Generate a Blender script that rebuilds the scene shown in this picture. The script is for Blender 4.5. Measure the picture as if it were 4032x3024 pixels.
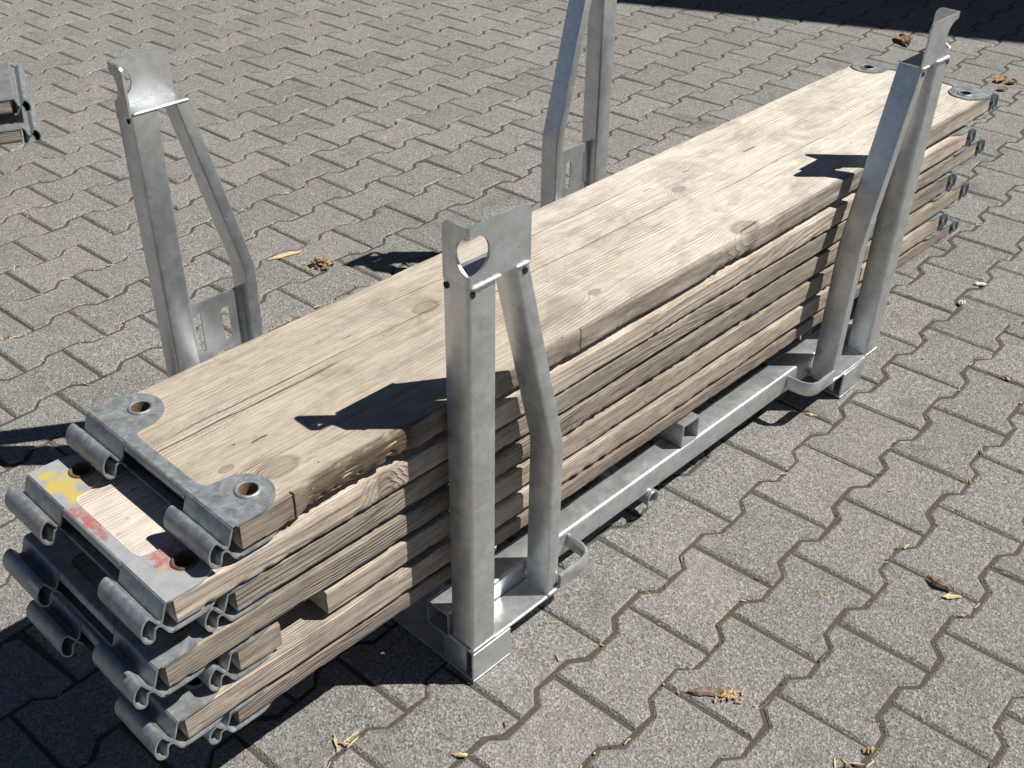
import bpy, bmesh, math, random
from mathutils import Vector, Matrix, noise
from mathutils.geometry import delaunay_2d_cdt
random.seed(7)
for o in list(bpy.data.objects): bpy.data.objects.remove(o, do_unlink=True)
S = bpy.context.scene
COL = S.collection
PI = math.pi

# ------------------------------------------------------------------ camera
cam_d = bpy.data.cameras.new('camera'); cam = bpy.data.objects.new('camera', cam_d); COL.objects.link(cam)
right = Vector((0.69679, -0.71718, 0.01154)); down = Vector((-0.39987, -0.40175, -0.82383)); fwd = Vector((0.59547, 0.56943, -0.56672))
M = Matrix((right, -down, -fwd)).transposed().to_4x4(); M.translation = Vector((-0.8192, -0.8575, 1.3821))
cam.matrix_world = M
cam_d.sensor_width = 36; cam_d.lens = 4450 / 4032 * 36; cam_d.clip_start = .02; cam_d.clip_end = 2000
S.camera = cam
# ------------------------------------------------------------------ light
SUN = Vector((.147, -.140, .285)).normalized()          # towards the sun
elev = math.asin(SUN.z); azim = math.atan2(SUN.x, SUN.y)
W = bpy.data.worlds.new('World'); S.world = W; W.use_nodes = True
wn = W.node_tree.nodes; bg = wn['Background']
sky = wn.new('ShaderNodeTexSky'); sky.sky_type = 'NISHITA'; sky.sun_disc = False
sky.sun_elevation = elev; sky.sun_rotation = azim; sky.air_density = .42; sky.dust_density = .1
W.node_tree.links.new(sky.outputs[0], bg.inputs[0]); bg.inputs[1].default_value = .05
sd = bpy.data.lights.new('sun', 'SUN'); sd.energy = 5.0; sd.angle = math.radians(.53); sd.color = (1, .955, .89)
sun = bpy.data.objects.new('sun', sd); COL.objects.link(sun); sun.rotation_euler = (-SUN).to_track_quat('-Z', 'Y').to_euler(); sun.location = SUN * 20
S.view_settings.view_transform = 'Standard'; S.view_settings.look = 'None'; S.view_settings.gamma = 1; S.view_settings.exposure = 0.33
S.view_settings.use_curve_mapping = False

# ------------------------------------------------------------------ node helper
class G:
    def __init__(s, name):
        s.m = bpy.data.materials.new(name); s.m.use_nodes = True; s.t = s.m.node_tree; s.t.nodes.clear()
        s.out = s.t.nodes.new('ShaderNodeOutputMaterial'); s.p = s.n('BsdfPrincipled'); s.t.links.new(s.p.outputs[0], s.out.inputs[0])
    def n(s, ty, _props=None, **inp):
        k = s.t.nodes.new('ShaderNode' + ty)
        for a, v in (_props or {}).items(): setattr(k, a, v)
        for a, v in inp.items():
            key = int(a[1:]) if a[0] == '_' and a[1:].isdigit() else a.replace('_', ' ')
            s.set(k.inputs[key], v)
        return k
    def set(s, sock, v):
        if isinstance(v, bpy.types.NodeSocket): s.t.links.new(v, sock)
        else:
            if sock.type == 'RGBA' and len(v) == 3: v = (*v, 1)
            sock.default_value = v
    def math(s, op, a, b=0.0, c=None, clamp=False):
        k = s.n('Math', dict(operation=op, use_clamp=clamp)); s.set(k.inputs[0], a); s.set(k.inputs[1], b)
        if c is not None: s.set(k.inputs[2], c)
        return k.outputs[0]
    def mul(s, a, b): return s.math('MULTIPLY', a, b)
    def add(s, a, b): return s.math('ADD', a, b)
    def vec(s, op, a, b):
        k = s.n('VectorMath', dict(operation=op)); s.set(k.inputs[0], a); s.set(k.inputs[1], b); return k.outputs[0]
    def noise(s, v, scale, detail=3, rough=.55, dist=0.0, color=False):
        k = s.n('TexNoise', None, Vector=v, Scale=scale, Detail=detail, Roughness=rough, Distortion=dist); return k.outputs[1 if color else 0]
    def ramp(s, f, stops, interp='LINEAR'):
        k = s.n('ValToRGB', None, Fac=f); e = k.color_ramp; e.interpolation = interp
        while len(e.elements) < len(stops): e.elements.new(.5)
        for el, (p, c) in zip(e.elements, stops): el.position = p; el.color = (c, c, c, 1) if isinstance(c, (int, float)) else (*c, 1)
        return k.outputs[0]
    def step(s, v, a, b, c=0., d=1.):
        k = s.n('MapRange', dict(interpolation_type='SMOOTHSTEP'), Value=v); 
        for i, q in enumerate((a, b, c, d)): s.set(k.inputs[i + 1], q)
        return k.outputs[0]
    def mix(s, f, a, b, blend='MIX'):
        k = s.n('Mix', dict(data_type='RGBA', blend_type=blend)); s.set(k.inputs[0], f); s.set(k.inputs[6], a); s.set(k.inputs[7], b); return k.outputs[2]
    def bump(s, h, strength, dist, normal=None):
        k = s.n('Bump', None, Height=h, Strength=strength, Distance=dist)
        if normal is not None: s.set(k.inputs['Normal'], normal)
        return k.outputs[0]
    def objco(s): return s.n('TexCoord').outputs['Object']
    def rnd(s): return s.n('ObjectInfo').outputs['Random']

def galv(name, base=(.60, .625, .635), metallic=.74, rough=(.28, .44), cont=.10, grime=.04, patch=30, warm=(.42, .40, .36)):
    g = G(name); v = g.objco()
    v = g.vec('ADD', v, g.n('CombineXYZ', None, X=g.mul(g.rnd(), 17.0), Y=g.mul(g.rnd(), 9.0)).outputs[0])
    big = g.noise(v, 9, 4, .6); mid = g.noise(v, patch, 5, .65, .4); fine = g.noise(v, 420, 3, .7)
    streak = g.noise(g.vec('MULTIPLY', v, (60, 60, 6)), 1, 4, .6)
    c = g.mix(g.ramp(mid, [(.36, 0.), (.64, 1.)]), tuple(k * (1 - cont) for k in base), tuple(min(1, k * (1 + cont)) for k in base))
    c = g.mix(g.ramp(big, [(.45, 0.), (.75, grime * 3)]), c, warm)
    c = g.mix(g.ramp(streak, [(.56, 0.), (.78, cont * 1.3)]), c, tuple(k * .55 for k in base))
    spk = g.ramp(g.noise(v, 120, 2, .5), [(.69, 0.), (.74, 1.)])
    c = g.mix(g.mul(spk, .5), c, tuple(k * .4 for k in base))
    scr = g.ramp(g.noise(g.vec('MULTIPLY', g.n('VectorRotate', dict(rotation_type='EULER_XYZ'), Vector=v, Rotation=(.5, .9, .4)).outputs[0], (9, 9, 420)), 1, 3, .6), [(.70, 0.), (.74, .55)])
    c = g.mix(scr, c, tuple(min(1, k * 1.35) for k in base))
    scf = g.ramp(g.noise(v, 33, 5, .75, .8), [(.66, 0.), (.72, cont * 2.6)]); c = g.mix(scf, c, tuple(min(1, k * 1.3) for k in base))
    spg = g.n('TexVoronoi', dict(feature='F1'), Vector=v, Scale=95.0); c = g.mix(.14, c, g.n('SeparateColor', None, Color=spg.outputs['Color']).outputs[0], 'SOFT_LIGHT')
    g.set(g.p.inputs['Base Color'], c); g.set(g.p.inputs['Metallic'], metallic)
    g.set(g.p.inputs['Roughness'], g.step(g.add(g.mul(mid, .6), g.mul(streak, .4)), .3, .7, rough[0], rough[1]))
    h = g.add(g.mul(mid, .6), g.mul(fine, .25))
    g.set(g.p.inputs['Normal'], g.bump(h, .22, .0016))
    return g.m
RACK = galv('galvanised_rack')
CLAW = galv('galvanised_weathered', base=(.31, .34, .36), metallic=.5, rough=(.36, .6), grime=.2, patch=70, warm=(.36, .34, .30), cont=.24)
WELD = galv('weld_bead', base=(.55, .56, .56), metallic=.6, rough=(.5, .65), grime=.1, cont=.15)
RUST = galv('rusty_collar', base=(.115, .078, .054), metallic=.1, rough=(.55, .75), grime=.3, warm=(.26, .15, .08), cont=.3)

def painted_plate():
    g = G('galvanised_with_paint_marks'); v = g.objco()
    mid = g.noise(v, 60, 5, .65, .4)
    c = g.mix(mid, (.30, .32, .335), (.56, .58, .58))
    sep = g.n('SeparateXYZ', None, Vector=v); x, y, z = sep.outputs
    def blob(cx, cy, rx, ry, seed, lo, hi):
        dx = g.mul(g.math('SUBTRACT', x, cx), 1 / rx); dy = g.mul(g.math('SUBTRACT', y, cy), 1 / ry)
        d = g.math('SQRT', g.add(g.mul(dx, dx), g.mul(dy, dy)))
        d = g.add(d, g.mul(g.math('SUBTRACT', g.noise(g.vec('ADD', v, (0, seed, 0)), 28, 4, .6), .5), 2.4))
        m = g.step(d, .35, 1.25, 1., 0.)
        nn = g.noise(g.vec('ADD', v, (seed, 0, 0)), 75, 5, .72, 1.2)
        return g.ramp(g.mul(m, nn), [(lo, 0.), (hi, 1.)])
    c = g.mix(g.mul(blob(.020, .280, .030, .055, 3, .27, .48), .9), c, (.70, .55, .13))
    c = g.mix(g.mul(blob(.052, .262, .02, .03, 5, .44, .5), .7), c, (.66, .52, .16))
    c = g.mix(g.mul(blob(.010, .205, .016, .040, 9, .32, .54), .85), c, (.50, .17, .15))
    c = g.mix(g.mul(blob(.008, .165, .012, .05, 12, .34, .56), .8), c, (.48, .15, .13))
    c = g.mix(g.mul(blob(.045, .070, .038, .040, 17, .40, .56), .9), c, (.56, .12, .11))
    c = g.mix(g.mul(blob(.028, .045, .03, .03, 21, .56, .6), .9), c, (.72, .42, .08))
    g.set(g.p.inputs['Base Color'], c); g.set(g.p.inputs['Metallic'], .35); g.set(g.p.inputs['Roughness'], .56)
    g.set(g.p.inputs['Normal'], g.bump(mid, .25, .0015)); return g.m
PAINT = painted_plate()

def wood(name, light, dark, grey, greyness=.35, pith=(-.05, -.12), seed=0., knots=(), cracks=(), worn=None, dirt=.25, period=.0036, torn=None, side=None, brown=None, grain=.8, fibre=.75, dash_=.65):
    g = G(name); o = g.objco(); sep = g.n('SeparateXYZ', None, Vector=o); x, y, z = sep.outputs
    v = g.vec('ADD', o, (seed * 3.17, seed * 1.3, seed * .7))
    low = g.noise(g.vec('MULTIPLY', v, (1.1, 4, 4)), 1, 2, .5)
    med = g.noise(g.vec('MULTIPLY', v, (5, 22, 22)), 1, 3, .6)
    fib = g.noise(g.vec('MULTIPLY', v, (14, 420, 420)), 1, 4, .65)
    kshift = 0.0; kdark = None
    for kx, ky, kr in knots:
        ax = g.mul(g.math('SUBTRACT', x, kx), .62); ay = g.math('SUBTRACT', y, ky)
        d = g.math('SQRT', g.add(g.mul(ax, ax), g.mul(ay, ay)))
        d = g.add(d, g.mul(g.math('SUBTRACT', med, .5), kr * .5))
        sh = g.step(d, 0., kr * 3.2, kr * 1.7, 0.); kshift = sh if kshift == 0.0 else g.add(kshift, sh)
        dk = g.step(d, kr * .7, kr * 1.12, 1., 0.)
        ring = g.step(d, kr * .9, kr * 1.35, 1., 0.)
        q = g.mul(g.add(g.mul(dk, .62), g.mul(g.math('SUBTRACT', ring, dk, clamp=True), .95)), g.step(fib, .3, .6, 1.2, .7))
        kdark = q if kdark is None else g.math('MAXIMUM', kdark, q)
    ry = g.add(g.math('SUBTRACT', y, pith[0]), g.mul(g.math('SUBTRACT', low, .5), .075)); rz = g.add(g.math('SUBTRACT', z, pith[1]), g.mul(g.math('SUBTRACT', med, .5), .010))
    r = g.math('SQRT', g.add(g.mul(ry, ry), g.mul(rz, rz)))
    if kshift != 0.0: r = g.add(r, kshift)
    wob = g.add(g.mul(g.noise(g.vec('MULTIPLY', v, (9, 60, 60)), 1, 3, .6), 2.2), g.mul(g.noise(g.vec('MULTIPLY', v, (1.5, 45, 45)), 1, 3, .6), 9.))
    ph = g.add(g.mul(r, 2 * PI / period), wob)
    late = g.math('POWER', g.add(g.mul(g.math('SINE', ph), .5), .5), 2.6)
    late = g.mul(late, g.step(g.noise(g.vec('MULTIPLY', v, (2.2, 22, 22)), 1, 3), .38, .66, .05, 1.))
    str_ = g.noise(g.vec('MULTIPLY', v, (2.4, 75, 75)), 1, 5, .62)
    patch = g.noise(g.vec('MULTIPLY', v, (5, 11, 11)), 1, 5, .62)
    c = g.mix(g.mul(late, grain), light, dark)
    c = g.mix(g.ramp(str_, [(.36, 0.), (.66, .55)]), c, tuple(a * .72 for a in light))
    c = g.mix(g.ramp(patch, [(.42, 0.), (.66, greyness)]), c, grey)
    c = g.mix(g.ramp(fib, [(.36, fibre), (.54, 0.)]), c, tuple(a * .5 for a in dark))
    dn = g.noise(g.vec('MULTIPLY', v, (9, 24, 24)), 1, 6, .72)
    c = g.mix(g.ramp(dn, [(.50, 0.), (.72, dirt)]), c, (.12, .095, .075))
    boot = g.noise(g.vec('MULTIPLY', v, (7, 9, 9)), 1, 6, .68, .8); c = g.mix(g.ramp(boot, [(.48, 0.), (.68, min(.8, dirt * 1.25))]), c, (.27, .235, .195))
    scuff = g.noise(g.vec('MULTIPLY', v, (30, 55, 55)), 1, 6, .75); c = g.mix(g.ramp(scuff, [(.54, 0.), (.68, .35)]), c, tuple(min(1, a * 1.12) for a in light))
    dots = g.ramp(g.noise(g.vec('MULTIPLY', v, (55, 95, 95)), 1, 2, .5), [(.735, 0.), (.765, .8)])
    c = g.mix(dots, c, (.07, .05, .04))
    hgt = g.add(g.mul(fib, .55), g.add(g.mul(late, .6), g.mul(str_, .5)))
    dash = g.ramp(g.noise(g.vec('MULTIPLY', v, (16, 190, 190)), 1, 3, .6), [(.70, 0.), (.75, 1.)]); c = g.mix(g.mul(dash, dash_), c, (.10, .07, .05)); hgt = g.add(hgt, g.mul(dash, -.8))
    if kdark is not None: c = g.mix(kdark, c, (.24, .185, .14))
    if worn is not None:
        wx, wy, wr1, wr2 = worn
        dx = g.mul(g.math('SUBTRACT', x, wx), 1 / wr1); dy = g.mul(g.math('SUBTRACT', y, wy), 1 / wr2)
        d = g.math('SQRT', g.add(g.mul(dx, dx), g.mul(dy, dy)))
        m = g.mul(g.step(d, .3, 1.1, 1., 0.), g.ramp(g.noise(g.vec('MULTIPLY', v, (40, 160, 160)), 1, 4, .7), [(.42, 0.), (.6, 1.)]))
        c = g.mix(g.mul(m, .75), c, (.70, .64, .56)); hgt = g.add(hgt, g.mul(m, -.8))
    if torn is not None:
        t0, t1, ty = torn
        m = g.mul(g.mul(g.step(x, t0, t0 + .03), g.step(x, t1 - .03, t1, 1., 0.)), g.step(g.add(y, g.mul(g.math('SUBTRACT', med, .5), .03)), ty * .55, ty, 1., 0.))
        tn = g.noise(g.vec('MULTIPLY', v, (10, 150, 150)), 1, 5, .7, .5)
        tc = g.ramp(tn, [(.36, (.04, .028, .02)), (.47, (.20, .14, .085)), (.58, (.42, .31, .19)), (.72, (.62, .50, .34))])
        c = g.mix(g.mul(m, .72), c, tc); hgt = g.add(hgt, g.mul(g.mul(m, tn), 2.5))
    if brown is not None:
        m = g.mul(g.step(g.add(x, g.mul(g.math('SUBTRACT', patch, .5), 1.2)), brown[0], brown[1], 1., 0.), brown[2])
        c = g.mix(m, c, g.mix(1., c, (.74, .69, .635), 'MULTIPLY'))
    if side is not None:
        m = g.mul(g.step(g.add(y, g.mul(g.math('SUBTRACT', str_, .5), .006)), .0050, .0095, 1., 0.), g.step(g.noise(g.vec('MULTIPLY', v, (6, 30, 30)), 1, 4, .6), .3, .65, .45, 1.))
        c = g.mix(m, c, g.mix(1., c, side, 'MULTIPLY'))
    ck = None
    if cracks:
        yw = g.add(y, g.mul(g.math('SUBTRACT', g.noise(g.vec('MULTIPLY', v, (6, 11, 0)), 1, 4, .6), .5), .016)); thin = g.step(med, .3, .6, .35, 1.)
    for cx0, cx1, cy, wd in cracks:
        hl = (cx1 - cx0) / 2
        w_ = g.mul(g.step(g.math('ABSOLUTE', g.math('SUBTRACT', x, cx0 + hl)), hl * .6, hl, wd, 0.), thin)
        m = g.math('LESS_THAN', g.math('ABSOLUTE', g.math('SUBTRACT', yw, cy)), w_)
        ck = m if ck is None else g.math('MAXIMUM', ck, m)
    if ck is not None:
        ck = g.mul(ck, g.math('GREATER_THAN', z, .03))
        c = g.mix(g.mul(ck, .85), c, (.05, .035, .025)); hgt = g.add(hgt, g.mul(ck, -2.))
    c = g.n('HueSaturation', None, Color=c, Saturation=.84, Value=1.0).outputs[0]
    g.set(g.p.inputs['Base Color'], c); g.set(g.p.inputs['Roughness'], .82); g.set(g.p.inputs['Specular IOR Level'], .18)
    g.set(g.p.inputs['Normal'], g.bump(hgt, .75, .0026)); return g.m

def pavermat():
    g = G('concrete_paver'); v = g.n('NewGeometry').outputs['Position']; isl = g.n('NewGeometry').outputs['Random Per Island']
    a = g.noise(v, 330, 3, .65); b = g.noise(v, 800, 2, .6); big = g.noise(v, 1.7, 4, .6); mid = g.noise(v, 14, 5, .65)
    c = g.ramp(a, [(.29, (.085, .082, .076)), (.43, (.225, .214, .198)), (.57, (.335, .32, .297)), (.72, (.54, .52, .485))])
    vo = g.n('TexVoronoi', dict(feature='F1'), Vector=v, Scale=290.0, Randomness=1.0)
    cell = g.n('SeparateColor', None, Color=vo.outputs['Color'])
    c = g.mix(g.ramp(cell.outputs[0], [(.80, 0.), (.86, .75)]), c, (.50, .475, .44))
    c = g.mix(g.ramp(cell.outputs[1], [(.80, 0.), (.88, .65)]), c, (.10, .092, .088))
    c = g.mix(g.ramp(cell.outputs[2], [(.84, 0.), (.9, .5)]), c, (.29, .255, .20))
    c = g.mix(g.ramp(b, [(.35, .45), (.5, 0.)]), c, (.07, .065, .06))
    c = g.mix(g.ramp(big, [(.4, 0.), (.7, .22)]), c, (.27, .25, .215))
    c = g.mix(g.ramp(mid, [(.52, 0.), (.72, .30)]), c, (.15, .138, .122))
    white = g.ramp(g.noise(v, 60, 2, .4), [(.755, 0.), (.78, .7)])
    c = g.mix(white, c, (.62, .60, .56))
    tint = g.math('FRACT', g.add(g.mul(g.rnd(), 3.7), g.mul(isl, 5.3)))
    stain = g.noise(v, 5.5, 5, .7, .6); c = g.mix(g.ramp(stain, [(.58, 0.), (.72, .5)]), c, (.12, .108, .092)); c = g.mix(g.ramp(g.noise(v, 3.1, 4, .6), [(.6, 0.), (.72, .25)]), c, (.42, .40, .36))
    hs = g.n('HueSaturation', None, Color=c, Value=g.math('MULTIPLY_ADD', tint, .16, .83), Saturation=.72)
    g.set(g.p.inputs['Base Color'], hs.outputs[0]); g.set(g.p.inputs['Roughness'], .92); g.set(g.p.inputs['Specular IOR Level'], .15)
    h = g.add(g.mul(a, 1.), g.add(g.mul(vo.outputs['Distance'], .8), g.mul(b, .35)))
    g.set(g.p.inputs['Normal'], g.bump(h, .8, .0026)); return g.m
PAVER = pavermat()
def simple(name, ca, cb, scale, rough=.9, bump=.3, stretch=(1, 1, 1)):
    g = G(name); v = g.vec('MULTIPLY', g.objco(), stretch); v = g.vec('ADD', v, g.n('CombineXYZ', None, X=g.mul(g.rnd(), 13.)).outputs[0])
    a = g.noise(v, scale, 5, .65); g.set(g.p.inputs['Base Color'], g.mix(g.ramp(a, [(.3, 0.), (.7, 1.)]), ca, cb)); g.set(g.p.inputs['Roughness'], rough)
    g.set(g.p.inputs['Normal'], g.bump(a, bump, .003)); return g.m
SAND = simple('joint_sand', (.032, .028, .022), (.110, .094, .070), 220)
YARD = simple('asphalt_yard', (.04, .04, .04), (.075, .072, .068), 30)
STRAW = simple('pale_splinter', (.50, .36, .17), (.72, .58, .36), 60, stretch=(1, 1, 1))
ROT = simple('orange_rotten_wood', (.26, .15, .07), (.62, .43, .22), 110)
BARK = simple('grey_brown_bark', (.09, .06, .045), (.30, .22, .165), 120)
LEAF = simple('dry_leaf', (.13, .07, .035), (.42, .27, .13), 70)
WHITE = simple('white_crumb', (.55, .54, .51), (.75, .74, .71), 80)
MOSS = simple('green_weed', (.05, .075, .025), (.11, .13, .05), 90)
PLASTER = simple('grey_render', (.34, .33, .31), (.42, .41, .39), 3)
RAW = simple('raw_broken_wood', (.20, .125, .06), (.56, .41, .23), 60, stretch=(3, 40, 40), bump=.8)

# ------------------------------------------------------------------ mesh helpers
def link(name, me, mat=None, parent=None):
    o = bpy.data.objects.new(name, me); COL.objects.link(o)
    if mat is not None and not me.materials: me.materials.append(mat)
    if parent is not None: o.parent = parent
    return o
def mesh(name, V, F, sharp=35, recalc=True):
    me = bpy.data.meshes.new(name); me.from_pydata([tuple(v) for v in V], [], F)
    if recalc:
        bm = bmesh.new(); bm.from_mesh(me); bmesh.ops.remove_doubles(bm, verts=bm.verts, dist=1e-6); bmesh.ops.recalc_face_normals(bm, faces=bm.faces); bm.to_mesh(me); bm.free()
    for p in me.polygons: p.use_smooth = True
    me.set_sharp_from_angle(angle=math.radians(sharp)); return me
class MB:
    def __init__(s, tf=None): s.V = []; s.F = []; s.tf = tf
    def put(s, V, F):
        b = len(s.V); s.V += [s.tf(Vector(v)) if s.tf else Vector(v) for v in V]; s.F += [tuple(i + b for i in f) for f in F]; return s
    def rings(s, R, closed=True, caps=True):
        n = len(R[0]); V = [p for r in R for p in r]; F = []
        for i in range(len(R) - 1):
            for j in range(n if closed else n - 1):
                k = (j + 1) % n; F.append((i * n + j, i * n + k, (i + 1) * n + k, (i + 1) * n + j))
        if caps: F.append(tuple(range(n))[::-1]); F.append(tuple((len(R) - 1) * n + j for j in range(n)))
        return s.put(V, F)
    def hollow(s, R, Q):
        """rings R outer, Q inner, same counts: a tube with wall and open ends"""
        n = len(R[0]); m = len(R); V = [p for r in R for p in r] + [p for r in Q for p in r]; o = n * m; F = []
        for i in range(m - 1):
            for j in range(n):
                k = (j + 1) % n
                F.append((i * n + j, i * n + k, (i + 1) * n + k, (i + 1) * n + j)); F.append((o + i * n + k, o + i * n + j, o + (i + 1) * n + j, o + (i + 1) * n + k))
        for j in range(n):
            k = (j + 1) % n; F.append((k, j, o + j, o + k)); e = (m - 1) * n; F.append((e + j, e + k, o + e + k, o + e + j))
        return s.put(V, F)
    def box(s, a, b, bev=0.0):
        (x0, y0, z0), (x1, y1, z1) = a, b
        if not bev: 
            V = [(x0, y0, z0), (x1, y0, z0), (x1, y1, z0), (x0, y1, z0), (x0, y0, z1), (x1, y0, z1), (x1, y1, z1), (x0, y1, z1)]
            return s.put(V, [(0, 3, 2, 1), (4, 5, 6, 7), (0, 1, 5, 4), (1, 2, 6, 5), (2, 3, 7, 6), (3, 0, 4, 7)])
        R = []
        for z, q in ((z0, bev), (z0 + bev, 0), (z1 - bev, 0), (z1, bev)): R.append([(x, y, z) for x, y in rrect(x0 + q, y0 + q, x1 - q, y1 - q, bev, 2)])
        return s.rings(R)
    def build(s, name, mat, parent=None, sharp=35): return link(name, mesh(name, s.V, s.F, sharp), mat, parent)
def rrect(x0, y0, x1, y1, r, n=3):
    P = []
    for cx, cy, a in ((x1 - r, y1 - r, 0), (x0 + r, y1 - r, PI / 2), (x0 + r, y0 + r, PI), (x1 - r, y0 + r, 1.5 * PI)):
        for i in range(n + 1): t = a + PI / 2 * i / n; P.append((cx + r * math.cos(t), cy + r * math.sin(t)))
    return P
def inpoly(p, poly):
    x, y = p; c = False; j = len(poly) - 1
    for i in range(len(poly)):
        if (poly[i][1] > y) != (poly[j][1] > y) and x < (poly[j][0] - poly[i][0]) * (y - poly[i][1]) / (poly[j][1] - poly[i][1]) + poly[i][0]: c = not c
        j = i
    return c
def sheet(mb, outer, holes, extra, th, mp):
    """flat plate with holes: triangulated outline, given thickness th, bent into place by mp(s, t, depth)"""
    V = []; E = []
    for loop in [outer] + holes:
        b = len(V); V += [Vector(p) for p in loop]; E += [(b + i, b + (i + 1) % len(loop)) for i in range(len(loop))]
    for ln in extra:
        b = len(V); V += [Vector(p) for p in ln]; E += [(b + i, b + i + 1) for i in range(len(ln) - 1)]
    v2, _, f2, *_ = delaunay_2d_cdt(V, E, [], 0, 1e-7)
    T = []
    for f in f2:
        c = sum((v2[i] for i in f), Vector((0, 0))) / len(f)
        if inpoly(c, outer) and not any(inpoly(c, h) for h in holes): T.append(tuple(f))
    n = len(v2); used = {}
    for f in T:
        for i in range(len(f)): e = (f[i], f[(i + 1) % len(f)]); used[e] = 1
    F = [f for f in T] + [tuple(i + n for i in reversed(f)) for f in T]
    for a, b in used:
        if (b, a) not in used: F.append((b, a, a + n, b + n))
    mb.put([mp(p.x, p.y, 0.) for p in v2] + [mp(p.x, p.y, th) for p in v2], F); return mb
def circ(cx, cy, r, n=24): return [(cx + r * math.cos(2 * PI * i / n), cy + r * math.sin(2 * PI * i / n)) for i in range(n)]
def thing(name, label, cat, loc=(0, 0, 0), rz=0., group=None):
    o = bpy.data.objects.new(name, None); COL.objects.link(o); o.location = loc; o.rotation_euler = (0, 0, rz); o.empty_display_size = .05
    o['label'] = label; o['category'] = cat
    if group: o['group'] = group
    return o
def fbm(x, y, z, oct=4):
    return noise.fractal(Vector((x, y, z)), 1.0, 2.0, oct)

# ------------------------------------------------------------------ ground, pavement
g_ = MB(); g_.put([(-400, -400, -.06), (400, -400, -.06), (400, 400, -.06), (-400, 400, -.06)], [(0, 1, 2, 3)])
gr = g_.build('ground', YARD); gr['kind'] = 'structure'
P_, Q_ = .2, .141703
O_ = Vector((.214746, -.289695)); CD = Vector((.0598535, -.9982072)); RD = Vector((.9982072, .0598535))
def lat(c, r): return O_ + CD * (c * Q_) + RD * (r * P_)
CR = (-58, 30); RR = (-26, 46)
cs = [lat(a, b) for a, b in ((CR[0], RR[0]), (CR[1], RR[0]), (CR[1], RR[1]), (CR[0], RR[1]))]
pv = MB(); pv.put([(p.x, p.y, -.0052) for p in cs], [(0, 1, 2, 3)])
pavement = pv.build('pavement', SAND); pavement['kind'] = 'structure'
pav_ang = math.atan2(CD.y, CD.x)
def paver_outline(g, chip=None):
    we, ww, h = .58 * Q_ - g, .42 * Q_ - g, P_ / 2 - g
    t0, t1 = .31 * P_ + g * .3, .19 * P_ + g * .3
    R = [(we, -h), (we, -t0), (ww, -t1), (ww, t1), (we, t0), (we, h)]
    L_ = [(-x, y) for x, y in reversed(R)]
    P = R + L_
    return P
def paver_mesh(var):
    rn = random.Random(var + 50)
    base = paver_outline(.0033); inner = paver_outline(.0033 + .0044)
    J = [(rn.gauss(0, .0009), rn.gauss(0, .0009)) for _ in base]
    if var == 2:
        for k in (0,): J[k] = (-.010, .009)
    if var == 3:
        for k in (6,): J[k] = (.012, -.006)
    V = []
    for ring, z in ((inner, 0.), (base, -.0032), (base, -.022)):
        V += [(x + j[0], y + j[1], z + (rn.gauss(0, .0003) if z == 0 else 0)) for (x, y), j in zip(ring, J)]
    n = 12; F = [tuple(range(n))]
    for i in range(2):
        for j in range(n): k = (j + 1) % n; F.append((i * n + k, i * n + j, (i + 1) * n + j, (i + 1) * n + k))
    return V, F
PV = [paver_mesh(i) for i in range(5)]
PM = [mesh('paver', V, F, 20) for V, F in PV]
def to_px(p):
    d = Vector((p[0], p[1], 0)) - M.translation; zc = d.dot(fwd); return d.dot(right) / zc * 4450 + 2016, d.dot(down) / zc * 4450 + 1512, zc
allp = []
for c in range(CR[0] + 1, CR[1]):
    for r in range(RR[0] + 1, RR[1] - 1):
        rr = r + (.5 if c % 2 else 0.) + .5
        p = lat(c, rr); px, py, zc = to_px(p)
        ok = zc > .3 and -330 < px < 4362 and -130 < py < 3330
        allp.append((0 if ok else 1, zc, c, rr, p))
allp.sort(key=lambda t: (t[0], t[1]))
fV = []; fF = []
rng = random.Random(3)
for i, (bad, zc, c, rr, p) in enumerate(allp):
    k = rng.choices(range(5), (4, 4, 1, 1, 4))[0]; flip = rng.random() < .5
    dz = rng.gauss(-.0003, .0004); tx, ty = rng.gauss(0, .0022), rng.gauss(0, .0020)
    ang = pav_ang + (PI if flip else 0) + rng.gauss(0, .0035); jx, jy = rng.gauss(0, .0006), rng.gauss(0, .0006)
    if i < 300 and not bad:
        o = bpy.data.objects.new('paver', PM[k]); COL.objects.link(o); o.parent = pavement
        if not PM[k].materials: PM[k].materials.append(PAVER)
        o.location = (p.x + jx, p.y + jy, dz - .0012); o.rotation_euler = (tx, ty, ang)
    else:
        V, F = PV[k]; b = len(fV); ca, sa = math.cos(ang), math.sin(ang)
        fV += [(p.x + x * ca - y * sa, p.y + x * sa + y * ca, z + dz - .0012 + x * -ty + y * tx) for x, y, z in V]; fF += [tuple(q + b for q in f) for f in F]
fm = bpy.data.meshes.new('paver_field'); fm.from_pydata(fV, [], fF); fm.materials.append(PAVER)
pf = bpy.data.objects.new('paver_field', fm); COL.objects.link(pf); pf.parent = pavement; pf['kind'] = 'stuff'

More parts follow.
